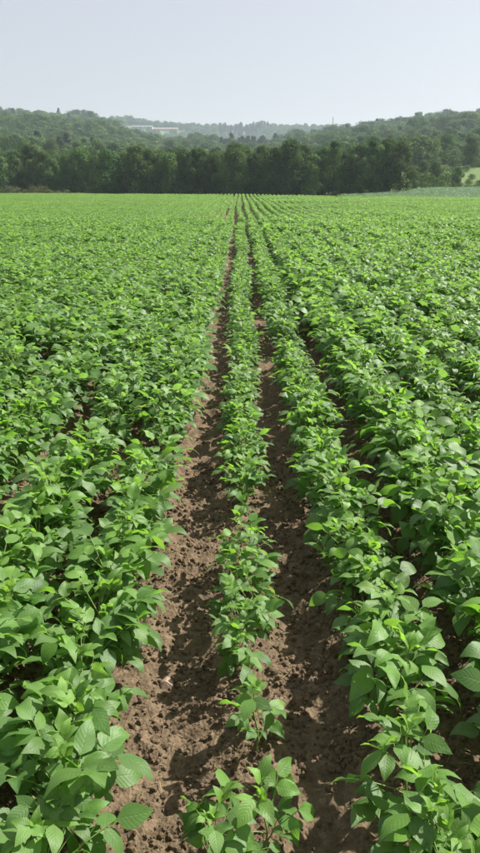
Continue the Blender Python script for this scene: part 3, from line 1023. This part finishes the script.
def build_forest():
    rng = np.random.default_rng(8)
    protos = []
    for i in range(6):
        acc = Acc()
        lobes = crown_acc(acc, rng, 9.5, [7, 8, 6.5, 9, 7.5, 6][i], 1.0, 14, 1300, 0.36)
        n = sum(len(f) for f in acc.F)
        trunk_acc(acc, rng, 9.5, 1.0, lobes[:4], .16)
        n2 = sum(len(f) for f in acc.F)
        protos.append(acc.build('forest_tree', [M['foliage'] if i % 2 else M['foliage_light'], M['bark']], False, [0] * n + [1] * (n2 - n)))
    for i in range(2):
        acc = Acc()
        lobes = crown_acc(acc, rng, 11, 4.6, 1.0, 22, 1300, 0.34, 'cone')
        n = sum(len(f) for f in acc.F)
        trunk_acc(acc, rng, 11, 1.0, lobes[:4], .16)
        n2 = sum(len(f) for f in acc.F)
        protos.append(acc.build('forest_conifer', [M['conifer'], M['bark']], False, [0] * n + [1] * (n2 - n)))
    P = []
    y = 140.0
    while y < 1560:
        st = 6.4 + (y - 140) * 0.0030
        xs = np.arange(-0.6 * y - 20, 0.6 * y + 20, st * 1.05)
        xs = xs + rng.uniform(-.45, .45, len(xs)) * st
        ysj = y + rng.uniform(-.45, .45, len(xs)) * st
        P.append(np.stack([xs, ysj], 1)); y += st * 0.95
    P = np.concatenate(P)
    x, y = P[:, 0], P[:, 1]
    ok = ~((x > 26) & (x < 95) & (y < 166))
    ok &= ~((y > 1168) & (y < 1214) & (np.abs(x / y + 0.116) < 0.042))          # the clearing with the farm sheds
    ok &= ~((y > 640) & (y < 700) & (np.abs(x / y - 0.0) < 0.10) & (vnoise(x, y, 60, 3) > 0.05))
    if len(slope_pts):
        sp_ = np.array(slope_pts)
        nearsl = (y < 290)
        dmin = np.full(len(x), 1e9)
        for a, b in sp_: dmin = np.minimum(dmin, (x - a) ** 2 + (y - b) ** 2)
        ok &= ~(nearsl & (dmin < 3.6 ** 2))
    # belt area keeps its own trees
    ok &= y > np.array([belt_y(q) for q in x]) + 25
    x, y = x[ok], y[ok]; n = len(x)
    z = land(x, y) - .16
    patch = vnoise(x, y, 70, 71)
    var = rng.integers(0, 6, n)
    con = (patch > 0.34) | (rng.random(n) < .008)
    con &= y > 260
    var[con] = 6 + rng.integers(0, 2, con.sum())
    s = (0.82 + 0.62 * rng.random(n) ** 1.6) * (1 + 0.30 * vnoise(x, y, 30, 72))
    s *= np.interp(y, [140, 420], [0.60, 1.0])
    s[y > 1100] *= 1.15
    o = instancer('distant_forest', np.stack([x, y, z], 1), np.stack([rng.normal(0, .04, n), rng.normal(0, .04, n), rng.random(n) * 6.28], 1),
                  np.stack([s, s, s * (0.62 + .28 * rng.random(n))], 1), var, protos)
    prop(o, 'hazy mass of mixed woodland covering the far hills', 'forest', kind='stuff')
    print('forest instances', n)
build_forest()

# ------------------------------------------------------------------ far buildings and mast
def box(x0, x1, y0, y1, z0, z1):
    V = [(x0, y0, z0), (x1, y0, z0), (x1, y1, z0), (x0, y1, z0), (x0, y0, z1), (x1, y0, z1), (x1, y1, z1), (x0, y1, z1)]
    F = [(0, 3, 2, 1), (4, 5, 6, 7), (0, 1, 5, 4), (1, 2, 6, 5), (2, 3, 7, 6), (3, 0, 4, 7)]
    return V, F
def shed(px, d, w, dep, h, roofmat, label):
    x = px_x(px, d)
    z = gz(x, d)
    o = empty('farm_shed', (x, d, z)); prop(o, label, 'shed', 'farm sheds in the clearing')
    V, F = box(-w / 2, w / 2, -dep / 2, dep / 2, -4, h)
    link('wall', mesh('wall', V, F, False, M['wall']), o)
    e = .6
    V = [(-w / 2 - e, -dep / 2 - e, h - .1), (w / 2 + e, -dep / 2 - e, h - .1), (w / 2 + e, 0, h + dep * .16), (-w / 2 - e, 0, h + dep * .16), (-w / 2 - e, dep / 2 + e, h - .1), (w / 2 + e, dep / 2 + e, h - .1)]
    V2 = [(a, b, c + .25) for a, b, c in V]
    F = [(0, 1, 2, 3), (3, 2, 5, 4), (6, 9, 8, 7), (9, 10, 11, 8), (0, 6, 7, 1), (4, 5, 11, 10), (0, 3, 9, 6), (3, 4, 10, 9), (1, 7, 8, 2), (2, 8, 11, 5)]
    link('roof', mesh('roof', V + V2, F, False, roofmat), o)
    V, F = box(-2, 2, -dep / 2 - .06, -dep / 2 + .02, 0, h * .8)
    link('door', mesh('door', V, F, False, M['steel']), o)
    for j in range(-3, 4):
        if j == 0: continue
        V, F = box(j * w / 7.5 - 1, j * w / 7.5 + 1, -dep / 2 - .05, -dep / 2 + .02, h * .45, h * .8)
        link('window', mesh('window', V, F, False, M['dark_glass']), o)
shed(145, 1196, 34, 11, 2.4, M['roof_w'], 'long pale shed with light grey roof in the far clearing')
shed(167, 1202, 42, 11, 2.4, M['roof'], 'long pale shed with pinkish roof in the far clearing')

def mast(px, d, h):
    x = px_x(px, d); z = gz(x, d)
    o = empty('radio_mast', (x, d, z - 1)); prop(o, 'thin grey lattice radio mast on the wooded ridge', 'mast')
    for a in (0, 2.094, 4.189):
        c, s_ = math.cos(a), math.sin(a)
        V, F = tube([(c * 1.3, s_ * 1.3, 0), (c * .25, s_ * .25, h)], [.16, .11], 5)
        link('leg', mesh('leg', V, F, True, M['steel']), o)
    acc = Acc()
    n = 12
    for i in range(n):
        z0, z1 = h * i / n, h * (i + 1) / n
        for q in range(3):
            a, b = 2.094 * q, 2.094 * (q + 1)
            r0, r1 = 1.3 - 1.05 * i / n, 1.3 - 1.05 * (i + 1) / n
            V, F = tube([(math.cos(a) * r0, math.sin(a) * r0, z0), (math.cos(b) * r1, math.sin(b) * r1, z1)], [.06, .06], 4)
            acc.add(V, F)
    link('bracing', acc.build('bracing', [M['steel']]), o)
mast(330, 545, 18)

# ------------------------------------------------------------------ haze over the valley
def build_haze():
    V, F = box(-2500, 2500, -55, 2250, -1.2, 128)
    t = NT('haze_air')
    pv = t.n('ShaderNodeVolumePrincipled')
    pv.inputs['Color'].default_value = (0.74, 0.87, 1.0, 1)
    pv.inputs['Density'].default_value = 0.00029
    pv.inputs['Anisotropy'].default_value = 0.25
    t.t.links.new(pv.outputs[0], t.out.inputs['Volume'])
    o = link('haze', mesh('haze', V, F, False, t.m))
    prop(o, 'thin pale summer haze over fields and hills', 'haze', kind='stuff')
build_haze()
print('objects', len(scene.objects))
